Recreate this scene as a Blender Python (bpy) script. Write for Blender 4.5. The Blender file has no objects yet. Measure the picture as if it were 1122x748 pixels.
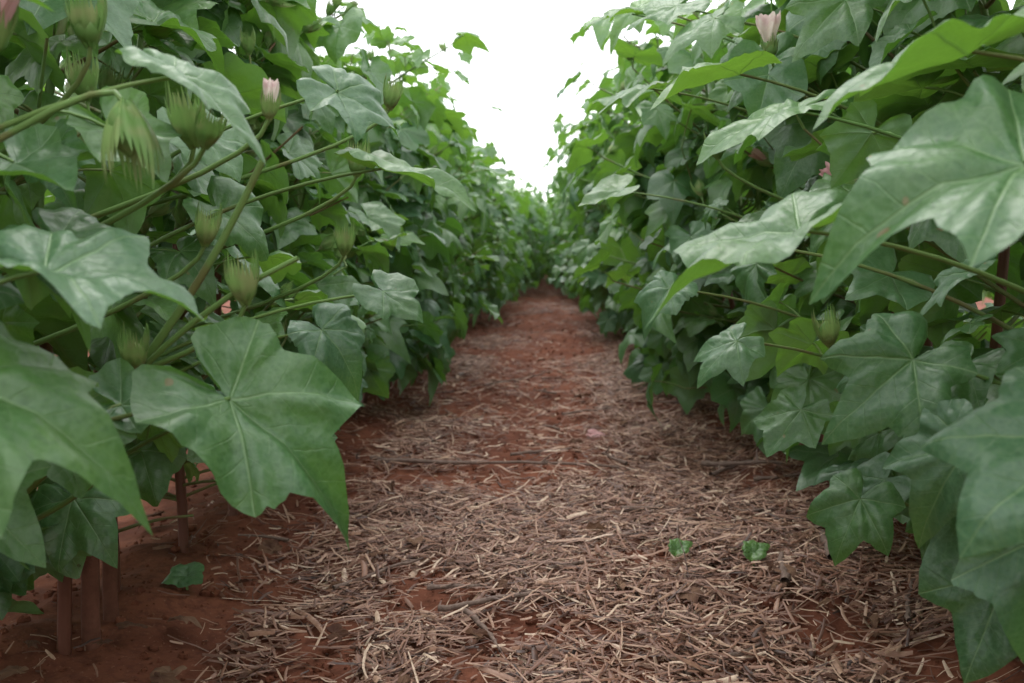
import bpy, math, random
import numpy as np
from mathutils import Vector, Matrix
rng = np.random.default_rng(11)
R = random.Random(5)
sc = bpy.context.scene
sc.view_settings.view_transform='Standard'; sc.view_settings.look='None'
sc.view_settings.exposure=0; sc.view_settings.gamma=1

def nrm(v):
    v=np.asarray(v,float); return v/(np.linalg.norm(v)+1e-9)

# ------------------------------------------------------------ noise
_tab = np.random.default_rng(3).random((256,256))
def vnoise(x,y):
    xi=np.floor(x).astype(int); yi=np.floor(y).astype(int)
    fx=x-xi; fy=y-yi; fx=fx*fx*(3-2*fx); fy=fy*fy*(3-2*fy)
    a=_tab[xi%256,yi%256]; b=_tab[(xi+1)%256,yi%256]
    c=_tab[xi%256,(yi+1)%256]; d=_tab[(xi+1)%256,(yi+1)%256]
    return (a*(1-fx)+b*fx)*(1-fy)+(c*(1-fx)+d*fx)*fy
def ground_h(x,y):
    x=np.asarray(x,float); y=np.asarray(y,float)
    near=np.exp(-(np.maximum(0,np.abs(x)-3)/2)**2)
    h=(vnoise(x*3+9,y*3+4)-.5)*.035+(vnoise(x*11,y*11)-.5)*.016+(vnoise(x*31,y*31)-.5)*.008+(vnoise(x*70,y*70)-.5)*.004
    xr=(np.abs(x)-.57)
    h=h+.03*np.exp(-(xr/.16)**2)
    return h*near

# ------------------------------------------------------------ builder
class B:
    def __init__(s): s.V=[];s.F=[];s.U=[];s.W=[];s.M=[];s.n=0
    def add(s,V,F,U,w,m):
        s.V.append(V); s.F.append(F+s.n); s.n+=len(V)
        s.U.append(U if U is not None else np.zeros((len(F)*4,2)))
        W=np.empty((len(F)*4,2)); W[:]=w; s.W.append(W)
        s.M.append(np.full(len(F),m,int))
    def cat(s):
        return [np.concatenate(q) for q in (s.V,s.F,s.U,s.W,s.M)]
    def addcat(s,c,M3,loc):
        V,F,U,W,M=c
        s.V.append(V@np.array(M3).T+np.array(loc)); s.F.append(F+s.n); s.n+=len(V)
        s.U.append(U); s.W.append(W); s.M.append(M)
    def mesh(s,name,mats):
        V,F,U,W,M=s.cat()
        me=bpy.data.meshes.new(name)
        me.vertices.add(len(V)); me.vertices.foreach_set("co",V.astype(np.float32).ravel())
        me.loops.add(F.size); me.loops.foreach_set("vertex_index",F.astype(np.int32).ravel())
        me.polygons.add(len(F)); me.polygons.foreach_set("loop_start",(np.arange(len(F))*4).astype(np.int32))
        for m in mats: me.materials.append(m)
        me.polygons.foreach_set("material_index",M.astype(np.int32))
        me.polygons.foreach_set("use_smooth",np.ones(len(F),bool))
        a=me.uv_layers.new(name="UVMap"); a.data.foreach_set("uv",U.astype(np.float32).ravel())
        b=me.uv_layers.new(name="Var"); b.data.foreach_set("uv",W.astype(np.float32).ravel())
        me.update(calc_edges=True); me.validate()
        return me
def rotm(lean,rot): return Matrix.Rotation(lean,3,'Y')@Matrix.Rotation(rot,3,'Z')
def obj(name,me,loc=(0,0,0),rot=0,scale=1,parent=None,lean=0):
    o=bpy.data.objects.new(name,me); o.location=loc
    o.rotation_euler=rotm(lean,rot).to_euler()
    o.scale=(scale,)*3
    sc.collection.objects.link(o)
    if parent: o.parent=parent
    return o
def gridF(nr,nc,wrap=False):
    i=np.arange(nr-1)[:,None]; j=np.arange(nc if wrap else nc-1)[None,:]
    j2=(j+1)%nc
    return np.stack([i*nc+j,i*nc+j2,(i+1)*nc+j2,(i+1)*nc+j],-1).reshape(-1,4)
def tube(b,pts,rad,w,m,k=6):
    P=np.asarray(pts,float); n=len(P); rad=np.broadcast_to(rad,(n,))
    T=np.gradient(P,axis=0); T/=np.linalg.norm(T,axis=1)[:,None]+1e-9
    ref=np.array([.31,.9,.2]) if abs(T[0][2])>.7 else np.array([.1,.2,1.])
    A=np.cross(T,ref); A/=np.linalg.norm(A,axis=1)[:,None]+1e-9; Bn=np.cross(T,A)
    th=np.arange(k)/k*2*math.pi
    V=P[:,None,:]+rad[:,None,None]*(np.cos(th)[None,:,None]*A[:,None,:]+np.sin(th)[None,:,None]*Bn[:,None,:])
    F=gridF(n,k,True)
    u=np.repeat(np.linspace(0,1,n-1),k); U=np.repeat(np.stack([u,u],-1),4,axis=0)
    b.add(V.reshape(-1,3),F,U,w,m)
def bez(a,c,d,n=6):
    t=np.linspace(0,1,n)[:,None]; a,c,d=map(np.asarray,(a,c,d))
    return (1-t)**2*a+2*t*(1-t)*c+t*t*d

# ------------------------------------------------------------ leaf templates
def leaf_template(seed, q='hi', three=False):
    r=np.random.default_rng(seed); hi=(q=='hi')
    j=lambda s: 1+r.uniform(-s,s)
    if three: lob=[(-.98*j(.12),.72*j(.14)),(r.uniform(-.08,.08),1.0),(.98*j(.12),.72*j(.14))]
    else: lob=[(-1.90*j(.06),.60*j(.16)),(-.90*j(.12),.79*j(.12)),(r.uniform(-.08,.08),1.0),(.90*j(.12),.79*j(.12)),(1.90*j(.06),.60*j(.16))]
    S=r.uniform(.56,.71); nc={'hi':6,'mid':4,'lo':3}[q]
    sec=[]; end=2.98
    def half(a_tip,Rt,a_s,Rs,n,ac):
        u=np.linspace(0,1,n+1)**(1.15 if hi else 1)
        f=(1-u)**2.1*ac+(1-u)**1.25*(1-ac)
        f=f+.08*np.sin(u*math.pi)*(1-ac)
        rr=Rs+(Rt-Rs)*f+.02*np.sin(u*math.pi)*Rt
        jit=r.normal(0,.009,n+1); jit[0]=0; jit[-1]=0
        return a_tip+(a_s-a_tip)*u, rr+jit
    def base(a_tip,Rt,sg,n):
        u=np.linspace(0,1,n+1)
        rr=Rt*(1-.18*np.sqrt(u))*(1-np.clip((u-.62)/.38,0,1)**2*.80)
        rr=rr+.015*np.sin(u*9+r.uniform(0,3)); rr[0]=Rt
        return a_tip+(sg*end-a_tip)*u, rr
    a0,r0=lob[0]
    t,qq=base(a0,r0,-1,nc+2); sec.append((t[::-1],qq[::-1],a0))
    for i in range(len(lob)-1):
        a1,r1=lob[i];a2,r2=lob[i+1]; mid=(a1*r2+a2*r1)/(r1+r2); Sx=S*j(.10)*(.5*(r1+r2))/.86
        Sx=min(Sx,.90*min(r1,r2))
        t,qq=half(a1,r1,mid,Sx,nc,r.uniform(.3,.85)); sec.append((t,qq,a1))
        t,qq=half(a2,r2,mid,Sx,nc,r.uniform(.3,.85)); sec.append((t[::-1],qq[::-1],a2))
    t,qq=base(lob[-1][0],lob[-1][1],1,nc+2); sec.append((t,qq,lob[-1][0]))
    TH=[];RR=[];VA=[]
    for k,(t,qq,a) in enumerate(sec):
        n=len(t)-1
        TH+=list(t[:n]);RR+=list(qq[:n]);VA+=[a]*n
    TH.append(sec[-1][0][-1]);RR.append(sec[-1][1][-1])
    TH=np.array(TH);RR=np.array(RR);VA=np.array(VA)
    rings={'hi':np.array([.006,.13,.26,.39,.52,.65,.78,.90,1.0]),'mid':np.array([.01,.27,.53,.78,1.0]),'lo':np.array([.01,.5,1.0])}[q]
    th=TH[None,:].repeat(len(rings),0); rr=rings[:,None]*RR[None,:]
    x=np.sin(th)*rr; y=np.cos(th)*rr
    la=np.array([l[0] for l in lob])
    dist=np.min(np.abs(th[...,None]-la),-1)
    puff=np.sin(np.clip(dist/.5,0,1)*math.pi/2)
    droop=r.uniform(.05,.55); fold=r.uniform(-.20,.50); cup=r.uniform(-.26,.28)
    ph=r.uniform(0,6.28,6); wv=r.uniform(.035,.11)
    z=-droop*rr**2*np.where(y>0,1,.5)+fold*np.abs(x)*.8+cup*rr*rr+.10*puff*rr*(1.3-rr)
    z+=wv*rr**1.5*np.sin(th*5+ph[0])+.55*wv*rr**2*np.sin(th*13+ph[1])+.035*np.sin(x*6+ph[2])*np.sin(y*5+ph[3])
    if q!='lo': z+=.020*np.sin(x*17+ph[4])*np.sin(y*15+ph[5])
    z+=r.uniform(-.20,.20)*x*y
    z-=r.uniform(-.05,.10)*np.clip((rings[:,None]-.7)/.3,0,1)**2
    z-=r.uniform(0,.6)*np.clip(rr-.72,0,1)**1.3
    V=np.stack([x,y,z],-1).reshape(-1,3)
    nR,nC=len(rings),len(TH)
    F=gridF(nR,nC)[:, ::-1]
    cols=np.tile(np.arange(nC-1),nR-1); va=VA[cols]
    vx=V[F][...,0]; vy=V[F][...,1]
    s=vx*np.sin(va)[:,None]+vy*np.cos(va)[:,None]
    t=np.abs(vx*np.cos(va)[:,None]-vy*np.sin(va)[:,None])
    U=np.stack([s,t],-1).reshape(-1,2)
    f=V[F[len(F)//2]]; 
    if np.cross(f[1]-f[0],f[2]-f[1])[2]<0:
        F=F[:,::-1]; U=U.reshape(-1,4,2)[:,::-1].reshape(-1,2)
    return V,F,U
HI=[leaf_template(100+i,'hi',three=(i%5==4)) for i in range(18)]
MID=[leaf_template(500+i,'mid',three=(i%4==3)) for i in range(16)]
LO=[leaf_template(300+i,'lo',three=(i%4==3)) for i in range(8)]
def put_leaf(b,p,D,N,L,rnd,age,m=0,var=None,lib=HI,sx=1):
    D=nrm(D); N=np.asarray(N,float); N=nrm(N-D*np.dot(N,D)); X=np.cross(D,N)
    V,F,U=lib[R.randrange(len(lib)) if var is None else var]
    Q=V*np.array([sx,1,1])*L
    W=Q[:,:1]*X+Q[:,1:2]*D+Q[:,2:3]*N+np.asarray(p)
    b.add(W,F,U,(rnd,age),m)

# ------------------------------------------------------------ boll / bud / flower
def put_bud(b,p,axis,h,rnd,flower=0):
    a=nrm(axis); ref=np.array([0.3,1,.1]) if abs(a[2])>.6 else np.array([0,0,1.])
    X=nrm(np.cross(a,ref)); Y=np.cross(a,X); p=np.asarray(p,float)
    def tf(r,th,z): return p+ (r*np.cos(th))[...,None]*X+(r*np.sin(th))[...,None]*Y+z[...,None]*a
    v=np.linspace(0.02,.99,8)[:,None]; th=(np.arange(10)/10*2*math.pi)[None,:]
    rr=.24*h*np.sin(math.pi*v**.85)**.7+0*th
    b.add(tf(rr,th+0*v,.66*h*v+0*th).reshape(-1,3),gridF(8,10,True),None,(rnd,.2),2)
    hb=h*(.8 if flower==2 else 1)
    for k in range(3):
        nc=19;u=np.linspace(-1,1,nc)[None,:]; v=np.linspace(0,1,9)[:,None]
        rj=np.array([R.uniform(.7,1.2) for _ in range(nc)])[None,:]
        tooth=np.where(np.arange(nc)%2==0,1,.0)[None,:]*(1-.6*np.abs(u))*.50*rj
        top=hb*(.60-.24*u**2+tooth)
        z=v*top-.06*hb*np.abs(u)*(1-v)
        vv=z/hb
        rad=hb*(.07+.26*np.sin(np.clip(vv*2.1,0,2.75))**.75)*(1+R.uniform(-.1,.12))
        wid=1.20*(1-.15*np.clip(vv,0,1))
        conv=1-.35*np.clip(vv-.5,0,1)
        tt=k*2.094+u*wid*conv+0*v
        b.add(tf(rad+.02*h*np.cos(u*8),tt,z).reshape(-1,3),gridF(9,nc),None,(rnd,R.random()),2)
    if flower:
        for k in range(5):
            u=np.linspace(-1,1,10)[None,:]; v=np.linspace(0,1,9)[:,None]
            z=h*(.3+v*((1.0 if flower==1 else 1.05)-.16*u**2)+.06*np.sin(u*7+k)*v); 
            rad=h*(.10+.20*v**1.5*(1.0 if flower==1 else 1.9)*(1.1-.5*v**3)+.03*u+.05*np.sin(u*6+k)*v)
            tt=k*1.257+u*.95+v*.7
            b.add(tf(rad,tt,z+0*u).reshape(-1,3),gridF(9,10),np.repeat(np.stack([np.repeat(np.linspace(0,1,8),9)]*2,-1),4,axis=0),(rnd,.5),3)

# ------------------------------------------------------------ plant
def ok_near(wp,L):
    x,y,z=wp
    ax=abs(x)
    if y<-0.25: return ax>.28
    if y<.45: return ax>.51
    if y<2.2:
        lim=.29
        if z<.30: lim=.36
        if z<.14: lim=.42
        if y<1.25 and z<.3: lim=.47
        if y<.9: lim=max(lim,.40)
        if z>.62: lim=max(lim,.34) if x<0 else .20
        if z>.62 and x>0 and y<.8: lim=.33
        return ax>lim
    return True
def plant(seed,H=1.05,world=None,lib=HI,side=0,wide=1.0,low=.08,thin=1.0,skirt=11,buds=1.0):
    global R
    R=random.Random(seed); b=B()
    n=18; ph=R.uniform(0,6.28); lean=np.array([R.uniform(-.05,.05)-side*.05,R.uniform(-.06,.06)])
    def stem(t): return np.array([lean[0]*t*t+.012*math.sin(9*t+ph),lean[1]*t*t+.012*math.cos(8*t+ph*2),t*H*.93])
    ts=np.linspace(0,1,16); P=np.array([stem(t) for t in ts]); P[0,2]=-.03
    tube(b,P[:8],np.linspace(.0080,.006,8),(R.random(),.95),1,8 if lib is HI else 5)
    tube(b,P[7:],np.linspace(.006,.002,9),(R.random(),.5),1,7 if lib is HI else 5)
    tk={id(HI):5,id(MID):4,id(LO):3}[id(lib)]
    def chk(p,L):
        if world is None: return True
        c=np.asarray(p)+np.array(world); return ok_near(c,L)
    def leaf(base,az,pl,L,up,age,el=None):
        if R.random()>thin: return
        d=np.array([math.cos(az)*1.15,math.sin(az)*.8,0]); d=nrm(d)
        e=base+d*pl*math.cos(up)+np.array([0,0,pl*math.sin(up)])
        if el is None: el=math.radians(R.uniform(-5,65)) if age<.85 else math.radians(R.uniform(-25,30))
        az2=math.atan2(d[1],d[0])+R.gauss(0,.55)
        D=np.array([math.cos(az2)*math.cos(el),math.sin(az2)*math.cos(el),-math.sin(el)])
        N=np.array([R.gauss(0,.42),R.gauss(0,.42),1.0])+d*.15
        tip=e+D*L*.85
        if not (chk(tip,L) and chk(e,L) and tip[2]>.015): return
        mid=base+(e-base)*.55+np.array([0,0,pl*.12])
        tube(b,bez(base,mid,e,5),np.array([.0019,.0015,.0013,.0013,.0015]),(R.random(),.2+.4*R.random()),1,tk)
        put_leaf(b,e,D,N,L,R.random(),age,lib=lib)
    for q in range(skirt):
        t=R.uniform(.07,.26); base=stem(t); az=R.choice([0,math.pi])+R.gauss(0,.75)
        bl=R.uniform(.03,.16); d=nrm([math.cos(az)*1.15,math.sin(az)*.8,0]); e=base+d*bl+np.array([0,0,bl*.15])
        if not chk(e,.1): e=base+(e-base)*.3
        tube(b,bez(base,(base+e)/2+np.array([0,0,.01]),e,4),np.array([.0028,.0024,.002,.0018]),(R.random(),.6),1,tk)
        leaf(e,az+R.gauss(0,.4),R.uniform(.03,.08),R.uniform(.06,.095),R.uniform(-.1,.5),R.uniform(0,.3),math.radians(R.uniform(25,70)))
    for i in range(n):
        t=.10+.88*(i/(n-1)); base=stem(t); az=i*2.399+ph; z=base[2]
        age=R.uniform(0,.6) if t<.75 else R.uniform(.4,1.0)
        if z>low:
            L=(.085+.042*R.random())*(1.0 if t<.8 else 1-.55*(t-.8)/.2)
            leaf(base,az,R.uniform(.09,.15)*(1 if t<.85 else .5),L,math.radians(R.uniform(5,45)),age)
        if i>=1 and t<.97:
            bl=R.uniform(.14,.31)*(1-.45*t)*wide+.03; up=math.radians(R.uniform(15,50)-8*(t<.3))
            az_b=az+R.uniform(.4,.9); d=nrm([math.cos(az_b)*1.2,math.sin(az_b)*.75,0])
            e=base+d*bl*math.cos(up)+np.array([0,0,bl*math.sin(up)])
            if world is not None and not chk(e,.1): 
                e=base+(e-base)*.45; bl*=.45
            m=base+(e-base)*.5+np.array([R.gauss(0,.012),R.gauss(0,.012),-.01])
            BP=bez(base,m,e,7); tube(b,BP,np.linspace(.0034,.0016,7),(R.random(),.35+.4*R.random()),1,tk)
            k=4 if bl>.15 else 3
            for q in range(k):
                f=(q+1)/k; pb=BP[min(6,int(round(f*6)))]
                sgn=1 if q%2 else -1
                L=(.048+.052*R.random())*(1-.3*(t>.85))
                leaf(pb,math.atan2(d[1],d[0])+sgn*R.uniform(.3,1.3),R.uniform(.04,.09),L,math.radians(R.uniform(0,55)),min(1,age+R.uniform(-.15,.35)))
                if R.random()<buds*(.36 if lib is HI else .15 if lib is MID else 0) and t>.2:
                    ax=nrm([R.gauss(0,.5)+d[0]*.4,R.gauss(0,.5)+d[1]*.4,R.uniform(.2,1)])
                    pe=pb+ax*.022
                    if chk(pe,.03):
                        tube(b,np.array([pb,pb+ax*.011,pe]),.0014,(.5,.3),1,5)
                        put_bud(b,pe,ax,R.uniform(.028,.044),R.random(),1 if R.random()<.03 else 0)
    for q in range(4):
        leaf(stem(1.0-.02*q),ph+q*2.1,.03,.03+.012*q,math.radians(50),1.0)
    return b

# ------------------------------------------------------------ materials
def newmat(name):
    m=bpy.data.materials.new(name); m.use_nodes=True; nt=m.node_tree; nt.nodes.clear(); return m,nt
class NT:
    def __init__(s,nt): s.nt=nt
    def n(s,t,**k):
        x=s.nt.nodes.new(t)
        for a,v in k.items(): setattr(x,a,v)
        return x
    def l(s,a,b): s.nt.links.new(a,b)
    def val(s,sock,v):
        if isinstance(v,bpy.types.NodeSocket): s.l(v,sock)
        else: sock.default_value=v
    def m(s,op,a,b=0,c=None,clamp=False):
        x=s.n('ShaderNodeMath',operation=op); x.use_clamp=clamp
        s.val(x.inputs[0],a); s.val(x.inputs[1],b)
        if c is not None: s.val(x.inputs[2],c)
        return x.outputs[0]
    def mix(s,f,a,b,bt='MIX'):
        x=s.n('ShaderNodeMix',data_type='RGBA',blend_type=bt); s.val(x.inputs[0],f)
        for i,v in ((6,a),(7,b)):
            if isinstance(v,tuple): x.inputs[i].default_value=(*v,1)
            else: s.l(v,x.inputs[i])
        return x.outputs[2]
    def ss(s,x,lo,hi,a=0.,b=1.):
        q=s.n('ShaderNodeMapRange',interpolation_type='SMOOTHSTEP')
        s.val(q.inputs[0],x)
        s.val(q.inputs[1],lo); s.val(q.inputs[2],hi); q.inputs[3].default_value=a;q.inputs[4].default_value=b
        return q.outputs[0]
    def noise(s,scale,detail=3,rough=.55,vec=None):
        q=s.n('ShaderNodeTexNoise'); q.inputs['Scale'].default_value=scale;q.inputs['Detail'].default_value=detail;q.inputs['Roughness'].default_value=rough
        if vec is None:
            tc=s.n('ShaderNodeTexCoord'); vec=tc.outputs['Object']
        s.l(vec,q.inputs['Vector']); return q.outputs['Fac']
    def uv(s,name):
        u=s.n('ShaderNodeUVMap',uv_map=name); sp=s.n('ShaderNodeSeparateXYZ'); s.l(u.outputs[0],sp.inputs[0]); return sp.outputs[0],sp.outputs[1]

def leaf_mat(name,dead=False,far=False,fine=False):
    m,nt=newmat(name); g=NT(nt)
    s_,t_=g.uv('UVMap'); rnd,age=g.uv('Var')
    w=g.m('MULTIPLY_ADD',s_,-.0065,.0095)
    main=g.ss(g.m('DIVIDE',t_,w),.4,1.7,1,0)
    n2=g.noise(30 if not far else 12,2,.6)
    if far: vein=main
    else:
        k=g.m('SUBTRACT',s_,g.m('MULTIPLY',t_,g.m('MULTIPLY_ADD',t_,-.6,.95)))
        k=g.m('MULTIPLY_ADD',n2,.06,k)
        fr=g.m('ABSOLUTE',g.m('SUBTRACT',g.m('FRACT',g.m('DIVIDE',k,g.m('MULTIPLY_ADD',rnd,.05,.135))),.5))
        sec=g.m('MULTIPLY',g.ss(fr,.0,.045,1,0),g.ss(t_,.03,.36,.75,.05))
        vein=g.m('MAXIMUM',main,g.m('MULTIPLY',sec,.6))
    if not dead:
        base=g.mix(rnd,(.030,.092,.030),(.066,.160,.044))
        base=g.mix(g.m('MULTIPLY',age,g.m('MULTIPLY_ADD',rnd,.5,.5)),base,(.140,.270,.050))
        # some leaves, picked at random, get a blue-grey bloom
        tint=g.m('FRACT',g.m('MULTIPLY',rnd,7.3))
        base=g.mix(g.m('MULTIPLY',g.ss(tint,.4,.9),g.m('MULTIPLY_ADD',age,-.5,.65)),base,(.070,.150,.095))
        base=g.mix(g.ss(n2,.3,.7),base,g.mix(.42,base,(.052,.140,.070)))
        if not far:
            n3=g.noise(260,1,.65)
            base=g.mix(g.ss(n3,.5,.72,0,.35),base,(.11,.20,.09))
            base=g.mix(g.ss(n3,.5,.30,0,.35),base,(.018,.06,.020))
        if fine:
            um=g.n('ShaderNodeUVMap',uv_map='UVMap'); vo=g.n('ShaderNodeTexVoronoi',feature='DISTANCE_TO_EDGE'); vo.inputs['Scale'].default_value=19
            g.l(um.outputs[0],vo.inputs['Vector'])
            net=g.ss(vo.outputs['Distance'],0,.10,1,0)
            base=g.mix(g.m('MULTIPLY',net,.20),base,(.17,.28,.13))
            spot=g.ss(g.noise(75,1,.5),.765,.79); base=g.mix(g.m('MULTIPLY',spot,.75),base,(.20,.13,.06))
        col=g.mix(g.m('MULTIPLY',vein,.62),base,(.21,.34,.15))
        geo=g.n('ShaderNodeNewGeometry')
        colb=g.mix(.55,col,(.15,.26,.11))
        col=g.mix(geo.outputs['Backfacing'],col,colb)
        tr=g.mix(age,(.12,.32,.028),(.25,.50,.045)); tr=g.mix(g.m('MULTIPLY',vein,.5),tr,(.05,.12,.02))
    else:
        col=g.mix(rnd,(.10,.045,.025),(.24,.14,.09)); col=g.mix(g.m('MULTIPLY',vein,.5),col,(.3,.2,.13)); col=g.mix(g.ss(n2,.4,.7),col,(.07,.03,.02)); tr=g.mix(.5,col,col)
    p=g.n('ShaderNodeBsdfPrincipled'); g.l(col,p.inputs['Base Color'])
    p.inputs['Roughness'].default_value=.41 if not dead else .8
    p.inputs['Specular IOR Level'].default_value=.62 if not dead else .2
    if not far:
        bh=g.m('ADD',g.m('MULTIPLY',vein,-.8),g.m('MULTIPLY',g.noise(110,1,.6),1.4))
        bp=g.n('ShaderNodeBump'); bp.inputs['Strength'].default_value=.45; bp.inputs['Distance'].default_value=.0018; g.l(bh,bp.inputs['Height'])
        g.l(bp.outputs[0],p.inputs['Normal'])
    tb=g.n('ShaderNodeBsdfTranslucent'); g.l(tr,tb.inputs[0])
    mx=g.n('ShaderNodeMixShader'); mx.inputs[0].default_value=.27 if not dead else .1
    g.l(p.outputs[0],mx.inputs[1]);g.l(tb.outputs[0],mx.inputs[2])
    o=g.n('ShaderNodeOutputMaterial'); g.l(mx.outputs[0],o.inputs[0]); return m
def simple(name,colf,rough=.6,bump=0,bscale=200,trans=0,spec=.4):
    m,nt=newmat(name); g=NT(nt); col=colf(g)
    p=g.n('ShaderNodeBsdfPrincipled'); g.l(col,p.inputs['Base Color']); p.inputs['Roughness'].default_value=rough; p.inputs['Specular IOR Level'].default_value=spec
    if bump:
        bp=g.n('ShaderNodeBump'); bp.inputs['Strength'].default_value=bump; bp.inputs['Distance'].default_value=.002; g.l(g.noise(bscale,2,.6),bp.inputs['Height']); g.l(bp.outputs[0],p.inputs['Normal'])
    o=g.n('ShaderNodeOutputMaterial')
    if trans:
        tb=g.n('ShaderNodeBsdfTranslucent'); g.l(col,tb.inputs[0]); mx=g.n('ShaderNodeMixShader'); mx.inputs[0].default_value=trans
        g.l(p.outputs[0],mx.inputs[1]);g.l(tb.outputs[0],mx.inputs[2]); g.l(mx.outputs[0],o.inputs[0])
    else: g.l(p.outputs[0],o.inputs[0])
    return m
def stemcol(g):
    r,a=g.uv('Var')
    c=g.mix(g.ss(a,.38,.9),g.mix(r,(.11,.22,.06),(.17,.27,.08)),(.13,.048,.030))
    c=g.mix(g.m('MULTIPLY',g.ss(g.noise(25,1),.5,.7),.5),c,(.17,.08,.05))
    return c
def budcol(g):
    r,a=g.uv('Var')
    c=g.mix(a,(.14,.28,.07),(.25,.39,.12)); return g.mix(g.ss(g.noise(60,1),.4,.75),c,(.27,.32,.13))
def flcol(g):
    r,a=g.uv('Var'); u,v=g.uv('UVMap')
    c=g.mix(g.ss(r,.45,.55),(.82,.75,.68),(.66,.38,.38)); return g.mix(g.ss(g.m('MULTIPLY',u,g.noise(80,2)),.3,.6,0,.5),c,(.62,.36,.40))
M_leafn=leaf_mat('cotton_leaf_near',fine=True)
M_leaf=leaf_mat('cotton_leaf'); M_leaff=leaf_mat('cotton_leaf_far',far=True)
M_stem=simple('cotton_stem',stemcol,.5,0); M_bud=simple('cotton_bract',budcol,.55,0,300,.3); M_fl=simple('cotton_petal',flcol,.6,0,200,.35)
PM=[M_leaf,M_stem,M_bud,M_fl]; PF=[M_leaff,M_stem,M_bud,M_fl]; PN=[M_leafn,M_stem,M_bud,M_fl]
M_dead=leaf_mat('dead_leaf',True)

# ------------------------------------------------------------ plants
rowx={-1:-.57,1:.58}
HL={-1:[
 ((-.310,.47,.428),(.93,.10,-.22),(.15,-.45,.85),.106,0,1.0,.45),
 ((-.290,.52,.485),(.90,.15,-.12),(.1,-.22,.95),.095,2,1.0,.35),
 ((-.222,.63,.392),(.80,-.05,-.52),(.42,-.68,.66),.128,3,.82,.1),
 ((-.335,.62,.505),(.88,-.12,-.35),(.3,-.50,.85),.070,5,1.0,.1),
 ((-.250,.62,.612),(.85,.05,-.42),(.20,-.22,.95),.080,6,.9,.6),
 ((-.190,.85,.640),(.75,.2,-.35),(.2,-.6,.8),.070,1,1.,.2),
 ((-.150,.85,.570),(.95,.0,-.30),(.15,-.12,.95),.095,8,.8,.5),
 ((-.170,.95,.450),(.8,-.2,-.45),(.4,-.5,.7),.055,9,1.,.2),
 ((-.400,.60,.330),(.6,-.3,-.25),(.1,-.6,.8),.075,10,1.,.2),
 ((-.430,.80,.270),(.7,-.4,-.6),(.2,-.7,.6),.070,11,1.,.1),
 ((-.500,.78,.235),(.5,-.4,-.2),(.1,-.6,.8),.075,16,1.,.1),
 ((-.235,.95,.41),(.7,-.3,-.6),(.4,-.6,.6),.070,12,1.,.1),
 ((-.38,.58,.66),(.8,.1,.1),(.1,-.2,.95),.065,7,1.,.5),
 ((-.28,.85,.34),(.6,-.3,-.6),(.4,-.6,.6),.065,15,1.,.1),
 ((-.30,1.05,.28),(.6,-.3,-.6),(.4,-.6,.6),.075,17,1.,.1)],
 1:[
 ((.264,.52,.545),(-.93,-.05,-.16),(-.12,-.45,.85),.116,3,1.0,.15),
 ((.175,.64,.510),(-.86,-.15,-.38),(-.30,-.10,.95),.128,8,.80,.5),
 ((.290,.50,.400),(-.62,-.1,-.62),(-.45,-.62,.65),.095,5,1.,.1),
 ((.300,.75,.405),(-.75,-.25,-.55),(-.35,-.75,.55),.095,6,1.,.0),
 ((.335,.60,.31),(-.15,-.25,-.9),(-.45,-.75,.35),.105,10,.9,.1),
 ((.315,.68,.35),(-.5,-.2,-.7),(-.4,-.7,.6),.075,0,1.,.2),
 ((.275,.62,.625),(-.85,.1,-.22),(-.05,-.06,.98),.105,2,.9,.6),
 ((.225,.85,.620),(-.95,.1,-.22),(-.2,-.2,.95),.095,1,.9,.5),
 ((.205,1.0,.68),(-.9,.1,-.05),(-.2,-.1,.95),.095,7,.9,.8),
 ((.17,1.25,.44),(-.7,-.3,-.5),(-.4,-.6,.6),.065,12,1.,.2),
 ((.22,1.05,.39),(-.75,-.3,-.5),(-.4,-.6,.7),.065,11,1.,.3),
 ((.21,.95,.50),(-.75,-.1,-.3),(-.2,-.3,.9),.070,16,1.,.5),
 ((.16,1.45,.74),(-.9,-.1,-.15),(-.1,-.2,.95),.085,13,1.,.9),
 ((.15,1.65,.90),(-.9,-.1,.0),(-.1,-.2,.95),.085,6,1.,1.0),
 ((.20,1.45,.86),(-.8,-.1,-.3),(-.2,-.5,.85),.085,9,1.,.8),
 ((.24,1.35,.82),(-.7,-.2,-.3),(-.2,-.5,.85),.090,11,1.,.6),
 ((.18,1.80,.95),(-.7,-.2,-.4),(-.2,-.5,.85),.085,0,1.,.8),
 ((.14,1.75,.60),(-.9,-.1,-.3),(-.3,-.4,.85),.085,14,1.,.5),
 ((.31,1.10,.30),(-.6,-.3,-.6),(-.4,-.7,.5),.07,17,1.,.1),
 ((.35,1.00,.22),(-.5,-.3,-.7),(-.4,-.8,.4),.075,15,1.,.1),
 ((.36,.70,.245),(-.4,-.3,-.8),(-.4,-.8,.4),.09,9,1.,.0)]}
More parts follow.
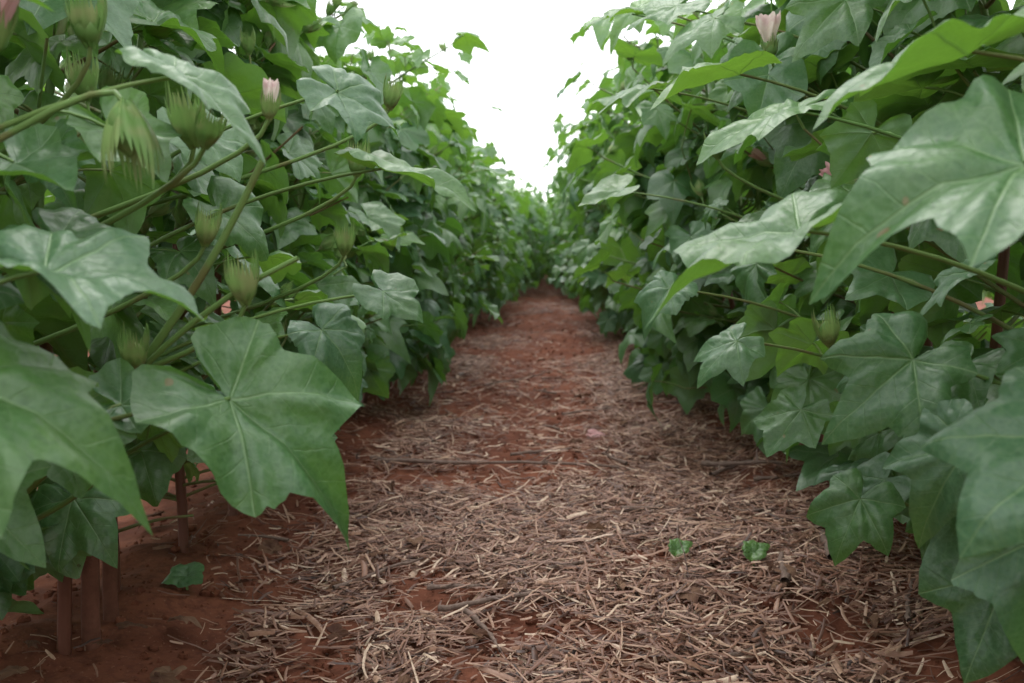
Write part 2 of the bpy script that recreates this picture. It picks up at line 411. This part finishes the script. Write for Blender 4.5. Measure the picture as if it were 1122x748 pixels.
HB={-1:[((-.275,.60,.592),(.12,-.1,-.95),.054,.3,0),((-.345,.70,.650),(0,-.2,1),.045,.7,0),((-.350,.58,.620),(.35,-.2,.9),.036,.8,1),
 ((-.268,.70,.575),(-.1,-.2,1),.046,.5,0),((-.232,.70,.455),(0,-.2,1),.040,.4,0),((-.222,.74,.600),(.15,-.2,1),.024,.3,1),((-.205,1.0,.575),(.1,-.1,1),.04,.4,0),((-.245,.66,.57),(.3,-.2,.8),.03,.5,0),
 ((-.33,.72,.40),(.1,-.2,.9),.036,.5,0),((-.30,.80,.50),(.2,-.2,.9),.036,.5,0),((-.36,.75,.33),(.1,-.3,.9),.036,.5,0),((-.185,1.1,.66),(.2,-.2,.9),.038,.5,0),((-.22,1.0,.49),(.1,-.2,.9),.036,.5,0)],
 1:[((.285,1.2,.735),(-.15,-.25,1),.040,.2,2),((.285,.92,.40),(-.2,-.2,.9),.04,.4,0),((.24,1.3,.62),(-.2,-.2,.9),.04,.4,0)]}
plants_y=[-.8,-.45,-.12]+[.22,.42,.62,.80,.98,1.16,1.36,1.55,1.75,1.95]
def addhero(b,w,sd,leaves,buds):
    w=np.array(w)
    for (p,D,N,L,v,sx,age) in leaves:
        pw=np.array(p); p=pw-w
        a=np.array([(p[0])*.12,p[1]*.1,max(.06,p[2]-.12)])
        mid=a*.5+p*.5+np.array([0,R.uniform(-.02,.03),.045])
        BP=bez(a,mid,p,10)
        tube(b,BP,np.linspace(.0030,.0014,10),(R.random(),.25+.4*R.random()),1,7)
        put_leaf(b,p,D,N,L,R.random(),age,var=v,sx=sx)
        for q,(i,dl) in enumerate(((2,.03),(4,.035),(6,.03))):
            dd=nrm([-sd*R.uniform(.1,.8),R.uniform(-.2,1.2),R.uniform(-.2,.7)])
            e=BP[i]+dd*R.uniform(.02,.05); l2=R.uniform(.040,.07)
            wp=e+w
            if abs(wp[0])<.30 or wp[1]<.5: continue
            tube(b,bez(BP[i],(BP[i]+e)/2+np.array([0,0,.006]),e,4),.0013,(.5,.3),1,5)
            put_leaf(b,e,(-sd*R.uniform(.2,1),R.uniform(-.6,.8),R.uniform(-.9,0)),(R.gauss(0,.35),-.3+R.gauss(0,.3),1),l2,R.random(),R.uniform(0,.6))
    for (p,ax,h,r_,fl) in buds:
        p=np.array(p)-w; a=np.array([p[0]*.1,p[1]*.1,max(.08,p[2]-.12)])
        axn=nrm(ax); mid=p-axn*.04
        tube(b,bez(a,mid,p,8),np.linspace(.003,.0018,8),(.5,.45),1,7)
        put_bud(b,p,ax,h,r_,fl)
for sd in (-1,1):
    for i,y in enumerate(plants_y):
        x=rowx[sd]+R.uniform(-.02,.02); yy=y+R.uniform(-.02,.02)
        z=float(ground_h(x,yy)); H=(1.08 if sd<0 else 1.16)+.09*math.sin(i*2.3+sd)
        b=plant(1000+i*7+(50 if sd>0 else 0),H,(x,yy,z),HI,sd*(1.0 if sd<0 else 1.8),wide=1 if sd<0 else 1.15,thin=.80 if (sd<0 and y<1.3) else 1,buds=1.6 if sd<0 else 1)
        lv=[q for q in HL[sd] if min(plants_y,key=lambda v:abs(v-q[0][1]-.08))==y]
        bd=[q for q in HB[sd] if min(plants_y,key=lambda v:abs(v-q[0][1]-.08))==y]
        addhero(b,(x,yy,z),sd,lv,bd)
        if sd==-1 and abs(y-.80)<.01:
            w=np.array((x,yy,z)); 
            tube(b,bez(np.array((x,yy,.20))-w,np.array((-.33,.74,.36))-w,np.array((-.215,.70,.565))-w,14),np.linspace(.0048,.0026,14),(.8,.3),1,8)
            tube(b,bez(np.array((-.36,.74,.37))-w,np.array((-.28,.71,.45))-w,np.array((-.19,.70,.49))-w,7),np.linspace(.003,.002,7),(.6,.3),1,7)
        obj('cotton_plant',b.mesh('cotton_plant_mesh',PN),(x,yy,z))
R2=random.Random(77)
lows=[plant(3000+i,1.04+.04*(i%3),None,LO,0,1.1,.06,1,9).cat() for i in range(6)]
back=[plant(3100+i,1.04+.04*(i%3),None,LO,0,1.1,.16,.5,0).cat() for i in range(3)]
ys=[];y=2.12
while y<36:
    ys.append(y); y+=.18 if y<6 else (.26 if y<14 else .42)
far=B()
for k,y in enumerate(ys):
    for sd in (-1,1):
        off=abs(rowx[sd])-.32*min(1,max(0,(y-5.0)/5.5))+.05*math.sin(y*1.9+sd)
        x=sd*(off+R2.uniform(-.045,.045))
        s=R2.uniform(.86,1.12)*(1.10 if sd>0 and y<6 else 1)
        lean=-sd*math.radians((R2.uniform(4,15) if sd>0 else R2.uniform(-5,7)) if y<7 else R2.uniform(-2,6))
        z=float(ground_h(x,y)); rot=R2.random()*6.28
        if y<5.2:
            me=plant(4000+k*2+(sd>0),1.04+R2.uniform(-.08,.1),None,MID,0,1.08,.07,1,11).mesh('cotton_plant_mesh',PM)
            obj('cotton_plant',me,(x,y,z),R2.choice([0,math.pi])+R2.uniform(-.4,.4),s,None,lean)
        else:
            far.addcat(lows[R2.randrange(6)],np.array(rotm(lean,R2.choice([0,math.pi])+R2.uniform(-.5,.5)))*s,(x,y,z))
for k,ymax in ((2,14),(3,5)):
    y=-.8
    while y<ymax:
        for sd in (-1,1):
            x=sd*(.57+(k-1)*.95+R2.uniform(-.04,.04))
            far.addcat(back[R2.randrange(3)],np.array(rotm(0,R2.random()*6.28))*R2.uniform(.9,1.05),(x,y,0))
        y+=.30 if y<6 else .5
obj('distant_cotton_rows',far.mesh('distant_cotton_rows_mesh',PF))

# ------------------------------------------------------------ ground
def axis(lo,hi,step,far,g=1.25):
    c=list(np.arange(lo,hi+1e-6,step)); d=step; v=hi; up=[]
    while v<far: d*=g; v+=d; up.append(v)
    d=step; v=lo; dn=[]
    while v>-far: d*=g; v-=d; dn.append(v)
    return np.array(dn[::-1]+c+up)
gx=axis(-.95,.95,.013,500); gy=axis(.5,4.2,.013,500,1.12)
XX,YY=np.meshgrid(gx,gy); ZZ=ground_h(XX,YY)
gb=B(); gb.add(np.stack([XX,YY,ZZ],-1).reshape(-1,3),gridF(len(gy),len(gx)),None,(0,0),0)
def soil(g):
    c=g.mix(g.ss(g.noise(5,3,.6),.3,.7),(.115,.038,.022),(.205,.074,.042))
    c=g.mix(g.m('MULTIPLY',g.ss(g.noise(60,3,.7),.4,.7),.6),c,(.080,.027,.017))
    c=g.mix(g.m('MULTIPLY',g.ss(g.noise(170,2,.7),.6,.75),.5),c,(.28,.15,.10))
    return c
m_soil=simple('red_soil',soil,.92,.9,90,spec=.15)
obj('ground',gb.mesh('ground_mesh',[m_soil]))

# ------------------------------------------------------------ straw mulch
def ribbons(X,Y,Z,ang,ln,wd,tilt,rnd,bend=.12,seg=4,b=None):
    n=len(X); s=np.linspace(-.5,.5,seg)
    dirx=np.cos(ang);diry=np.sin(ang)
    be=rng.normal(0,bend,n); k2=rng.normal(0,.05,n)
    along=s[None,:]*ln[:,None]; side=(s[None,:]**2-.08)*(be*ln)[:,None]*2
    zz=Z[:,None]+along*np.sin(tilt)[:,None]+(s[None,:]**2)*(k2*ln)[:,None]
    cx=X[:,None]+along*dirx[:,None]-side*diry[:,None]; cy=Y[:,None]+along*diry[:,None]+side*dirx[:,None]
    gz=ground_h(cx,cy)
    roll=rng.uniform(-.6,.6,n)
    V=np.empty((n,seg,3,3)); tap=np.interp(np.linspace(0,1,seg),[0,.3,.7,1],[.7,1,.95,.6])
    for k,o in enumerate((-.5,0,.5)):
        w=wd[:,None]*o*tap[None,:]
        V[:,:,k,0]=cx-w*diry[:,None]; V[:,:,k,1]=cy+w*dirx[:,None]
        V[:,:,k,2]=gz+zz+w*np.sin(roll)[:,None]+(wd[:,None]*.34 if o==0 else 0)
    base=gridF(seg,3); F=(base[None]+(np.arange(n)*seg*3)[:,None,None]).reshape(-1,4)
    b.add(V.reshape(-1,3),F,None,(0,0),0)
    b.W[-1]=np.repeat(np.stack([rnd,rng.random(n)],-1),len(base)*4,axis=0)
def strawcol(g):
    r,a=g.uv('Var'); cr=g.n('ShaderNodeValToRGB'); g.l(r,cr.inputs[0]); e=cr.color_ramp.elements
    e[0].position=0;e[0].color=(.042,.018,.012,1); e[1].position=1;e[1].color=(.62,.46,.34,1)
    for p_,c_ in ((.3,(.145,.062,.038,1)),(.6,(.29,.150,.098,1)),(.85,(.45,.285,.195,1))):
        q=e.new(p_); q.color=c_
    return g.mix(g.m('MULTIPLY',g.ss(g.noise(120,2,.6),.4,.7),.45),cr.outputs[0],(.17,.068,.044))
m_straw=simple('straw',strawcol,.55,0,400,spec=.5)
def sample(n,y0,y1,wl):
    X=rng.uniform(-wl,wl,n*5); u=rng.random(n*5); Y=y0*(y1/y0)**u
    dens=np.exp(-(np.maximum(0,np.abs(X-.07)-.32)/.15)**2)*.9+.10
    patch=vnoise(X*4.3+3.3,Y*2.6+8.1)*.6+vnoise(X*11+1,Y*8+2)*.4; dens*=np.clip((patch-.30)*4,.10,1)
    dens*=np.where((Y>1.9)&(Y<6.5),np.clip(.12+(np.abs(X+.02)/.27)**3,0,1),1)
    dens*=np.where((X<-.38)&(Y<2.4),.4,1)
    k=rng.random(n*5)<dens; return X[k][:n],Y[k][:n]
sb=B()
X,Y=sample(36000,.75,5.0,.62); n=len(X)
ang=rng.normal(.15,1.0,n); ang=np.where(rng.random(n)<.4,rng.uniform(0,math.pi,n),ang)
ln=np.clip(rng.lognormal(math.log(.025),.62,n),.007,.14)
wd=rng.uniform(.0012,.0044,n)*(1+(rng.random(n)<.10)*1.1)*(1-.30*(ln>.07))
ribbons(X,Y,rng.random(n)**1.5*.024+.0015,ang,ln,wd,rng.normal(0,.16,n),np.clip(rng.normal(.50,.28,n),0,1),bend=.07,b=sb)
X,Y=sample(420,.8,4.0,.55); n=len(X)
ribbons(X,Y,rng.uniform(.014,.024,n),rng.normal(.1,.9,n),rng.uniform(.05,.13,n),rng.uniform(.0018,.0040,n),rng.normal(0,.06,n),np.clip(rng.normal(.68,.2,n),0,1),bend=.08,seg=7,b=sb)
X,Y=sample(5500,5.0,20,.6); n=len(X)
ribbons(X,Y,rng.random(n)*.012+.001,rng.uniform(0,3.14,n),np.clip(rng.lognormal(math.log(.05),.5,n),.01,.15),rng.uniform(.003,.007,n),rng.normal(0,.12,n),np.clip(rng.normal(.35,.2,n),0,1),b=sb)
obj('straw_mulch',sb.mesh('straw_mulch_mesh',[m_straw]))

def blobs(name,n,fx,fy,smin,smax,mat,flat=.7):
    b=B(); v=np.linspace(.05,.95,5)[:,None]*math.pi; th=(np.arange(7)/7*2*math.pi)[None,:]
    S=np.stack([np.sin(v)*np.cos(th),np.sin(v)*np.sin(th),np.cos(v)+0*th],-1).reshape(-1,3); F=gridF(5,7,True)
    for i in range(n):
        x=fx();y=fy(); s=smin*(smax/smin)**(rng.random()**2.2)
        Q=S*(1+rng.uniform(-.28,.28,(len(S),1)))*s*np.array([1,rng.uniform(.6,1),flat]); a=rng.random()*6.28
        Q=np.stack([Q[:,0]*math.cos(a)-Q[:,1]*math.sin(a),Q[:,0]*math.sin(a)+Q[:,1]*math.cos(a),Q[:,2]],-1)
        b.add(Q+np.array([x,y,float(ground_h(x,y))+s*.3]),F,None,(rng.random(),0),0)
    me=b.mesh(name+'_mesh',[mat]); me.polygons.foreach_set("use_smooth",np.zeros(len(me.polygons),bool)); obj(name,me)
blobs('soil_clods',7500,lambda:rng.uniform(-.75,.75),lambda:.8*(7/.8)**rng.random(),.0015,.009,m_soil)

m_bark=simple('twig_bark',lambda g:g.mix(g.noise(90,3,.7),(.06,.032,.025),(.32,.23,.19)),.8,.6,300,spec=.2)
def twig(p0,p1,r,knots=0):
    b=B(); p0=np.array(p0);p1=np.array(p1); n=14; t=np.linspace(0,1,n)[:,None]; L=np.linalg.norm(p1-p0)
    P=p0+(p1-p0)*t; side=np.array([-(p1-p0)[1],(p1-p0)[0]])/L
    w=np.cumsum(rng.normal(0,.012*L,n)); w-=np.linspace(0,w[-1],n)
    P2=np.stack([P[:,0]+side[0]*w,P[:,1]+side[1]*w,np.zeros(n)],-1); P2[:,2]=ground_h(P2[:,0],P2[:,1]); P2[:,2]=P2[:,2]*.4+P2[:,2].max()*.6+r+.012
    tube(b,P2,np.linspace(r,r*.5,n)*(1+rng.uniform(-.15,.15,n)),(.5,.5),0,8)
    for q in range(knots):
        i=rng.integers(3,n-2); d=nrm([rng.normal(),rng.normal(),.3]); tube(b,np.array([P2[i],P2[i]+d*r*3,P2[i]+d*r*7]),np.array([r*.6,r*.4,r*.2]),(.5,.5),0,6)
    obj('twig',b.mesh('twig_mesh',[m_bark]))
twig((-.38,1.98,0),(.16,1.92,0),.0046,3)
twig((.14,1.62,0),(.22,1.64,0),.007); twig((.33,1.22,0),(.35,1.32,0),.007); twig((.42,1.30,0),(.44,1.42,0),.008)
twig((.34,1.95,0),(.50,1.90,0),.006,1); twig((-.1,1.15,0),(-.05,1.02,0),.004); twig((.05,2.6,0),(.2,2.7,0),.004,2)
twig((-.30,1.25,0),(-.18,1.38,0),.0035,1); twig((.16,1.0,0),(.30,1.1,0),.004); twig((-.2,3.0,0),(0.0,3.3,0),.004)
for i in range(30):
    x=rng.uniform(-.45,.5);y=rng.uniform(1.0,4.5);a=rng.random()*3.14;l=rng.uniform(.04,.16)
    twig((x,y,0),(x+l*math.cos(a),y+l*math.sin(a),0),rng.uniform(.002,.0050),1)

b=B(); R=random.Random(9)
for i in range(170):
    x=R.choice([-1,1])*abs(R.gauss(.42,.16)) if i<110 else R.uniform(-.4,.4); y=.85*(6/.85)**R.random(); a=R.random()*6.28
    put_leaf(b,(x,y,float(ground_h(x,y))+.022),(math.cos(a),math.sin(a),R.uniform(-.1,.3)),(R.gauss(0,.3),R.gauss(0,.3),1),R.uniform(.012,.034),R.random(),0,sx=R.uniform(.4,1))
obj('dead_leaf_litter',b.mesh('dead_leaf_litter_mesh',[M_dead]))
def bits(x,y,items):
    b=B(); z=float(ground_h(x,y))
    for (dx,dy,dz,D,N,L,v,age,m) in items: put_leaf(b,(dx,dy,dz),D,N,L,.8,age,m=m,var=v)
    return b,z
for (x,y,s) in ((.205,1.36,.9),(.31,1.32,1.0)):
    b,z=bits(x,y,[(0,0,.030,(1,.2,.5),(-.2,-.7,1),.028*s,4,1,0),(0,0,.030,(-.6,.3,.6),(0,-.8,.6),.022*s,9,1,0)])
    tube(b,[(0,0,.0),(0,0,.031)],.0012,(.5,.2),1,5)
    obj('fallen_leaf',b.mesh('fallen_leaf_mesh',PM),(x,y,z))
b,z=bits(-.50,1.22,[(0,0,.02,(-.5,-.5,.1),(0,-.6,1),.035,4,.5,0),(0,0,.02,(.6,-.5,.1),(0,-.6,1),.035,4,.5,0),(0,0,.02,(.1,.5,.3),(0,-.9,.6),.03,4,.6,0)])
tube(b,np.array([(0,0,-.01),(0,0,.02)]),.002,(.5,.3),1,6); obj('seedling',b.mesh('seedling_mesh',PM),(-.50,1.22,z))
b,z=bits(.12,2.3,[(0,0,.026,(1,.2,.1),(0,-.4,1),.030,4,1,3),(0,0,.026,(-1,.2,.1),(0,-.4,1),.02,7,1,3)]); obj('fallen_petal',b.mesh('fallen_petal_mesh',PM),(.125,2.28,z))
m_stub=simple('stalk_bark',lambda g:g.mix(g.noise(60,3,.7),(.08,.030,.018),(.20,.085,.055)),.8,.6,200,spec=.2)
for (x,y,r) in ((-.535,1.02,.0105),(-.545,1.09,.009)):
    b=B(); tube(b,[(0,0,-.02),(0,0,.04),(.003,0,.10),(.002,.003,.17),(0,.02,.30)],[r*1.1,r,r*.95,r*.9,r*.7],(.5,.95),0,10)
    obj('cotton_stalk',b.mesh('cotton_stalk_mesh',[m_stub]),(x,y,float(ground_h(x,y))))

# ------------------------------------------------------------ world, sun
w=bpy.data.worlds.new("World"); sc.world=w; w.use_nodes=True; nt=w.node_tree; nt.nodes.clear(); g=NT(nt)
sky=g.n('ShaderNodeTexSky',sky_type='NISHITA'); sky.sun_disc=False; sky.sun_elevation=math.radians(62); sky.sun_rotation=math.radians(-20)
sk=g.n('ShaderNodeVectorMath',operation='SCALE'); g.l(sky.outputs[0],sk.inputs[0]); sk.inputs['Scale'].default_value=.12
c=g.mix(.88,sk.outputs[0],(2.75,2.78,2.83))
bg=g.n('ShaderNodeBackground'); g.l(c,bg.inputs[0]); bg.inputs[1].default_value=1.0
o=g.n('ShaderNodeOutputWorld'); g.l(bg.outputs[0],o.inputs[0])
try: w.cycles.sampling_method='NONE'
except Exception as e: print(e)
sun=bpy.data.lights.new('sun','SUN'); sun.energy=1.5; sun.angle=math.radians(25); sun.color=(1,.97,.93)
so=bpy.data.objects.new('sun',sun); sc.collection.objects.link(so)
d=Vector((math.sin(math.radians(-20))*math.cos(math.radians(62)),math.cos(math.radians(-20))*math.cos(math.radians(62)),math.sin(math.radians(62))))
so.rotation_euler=d.to_track_quat('Z','Y').to_euler()

# ------------------------------------------------------------ camera
cam=bpy.data.cameras.new('camera'); co=bpy.data.objects.new('camera',cam); sc.collection.objects.link(co)
cam.sensor_width=36; cam.lens=32.1; cam.clip_start=.02; cam.clip_end=2000
co.location=(0,0,.5); co.rotation_euler=(math.radians(90-6.05),0,math.radians(2.06))
cam.dof.use_dof=True; cam.dof.focus_distance=1.0; cam.dof.aperture_fstop=8
sc.camera=co
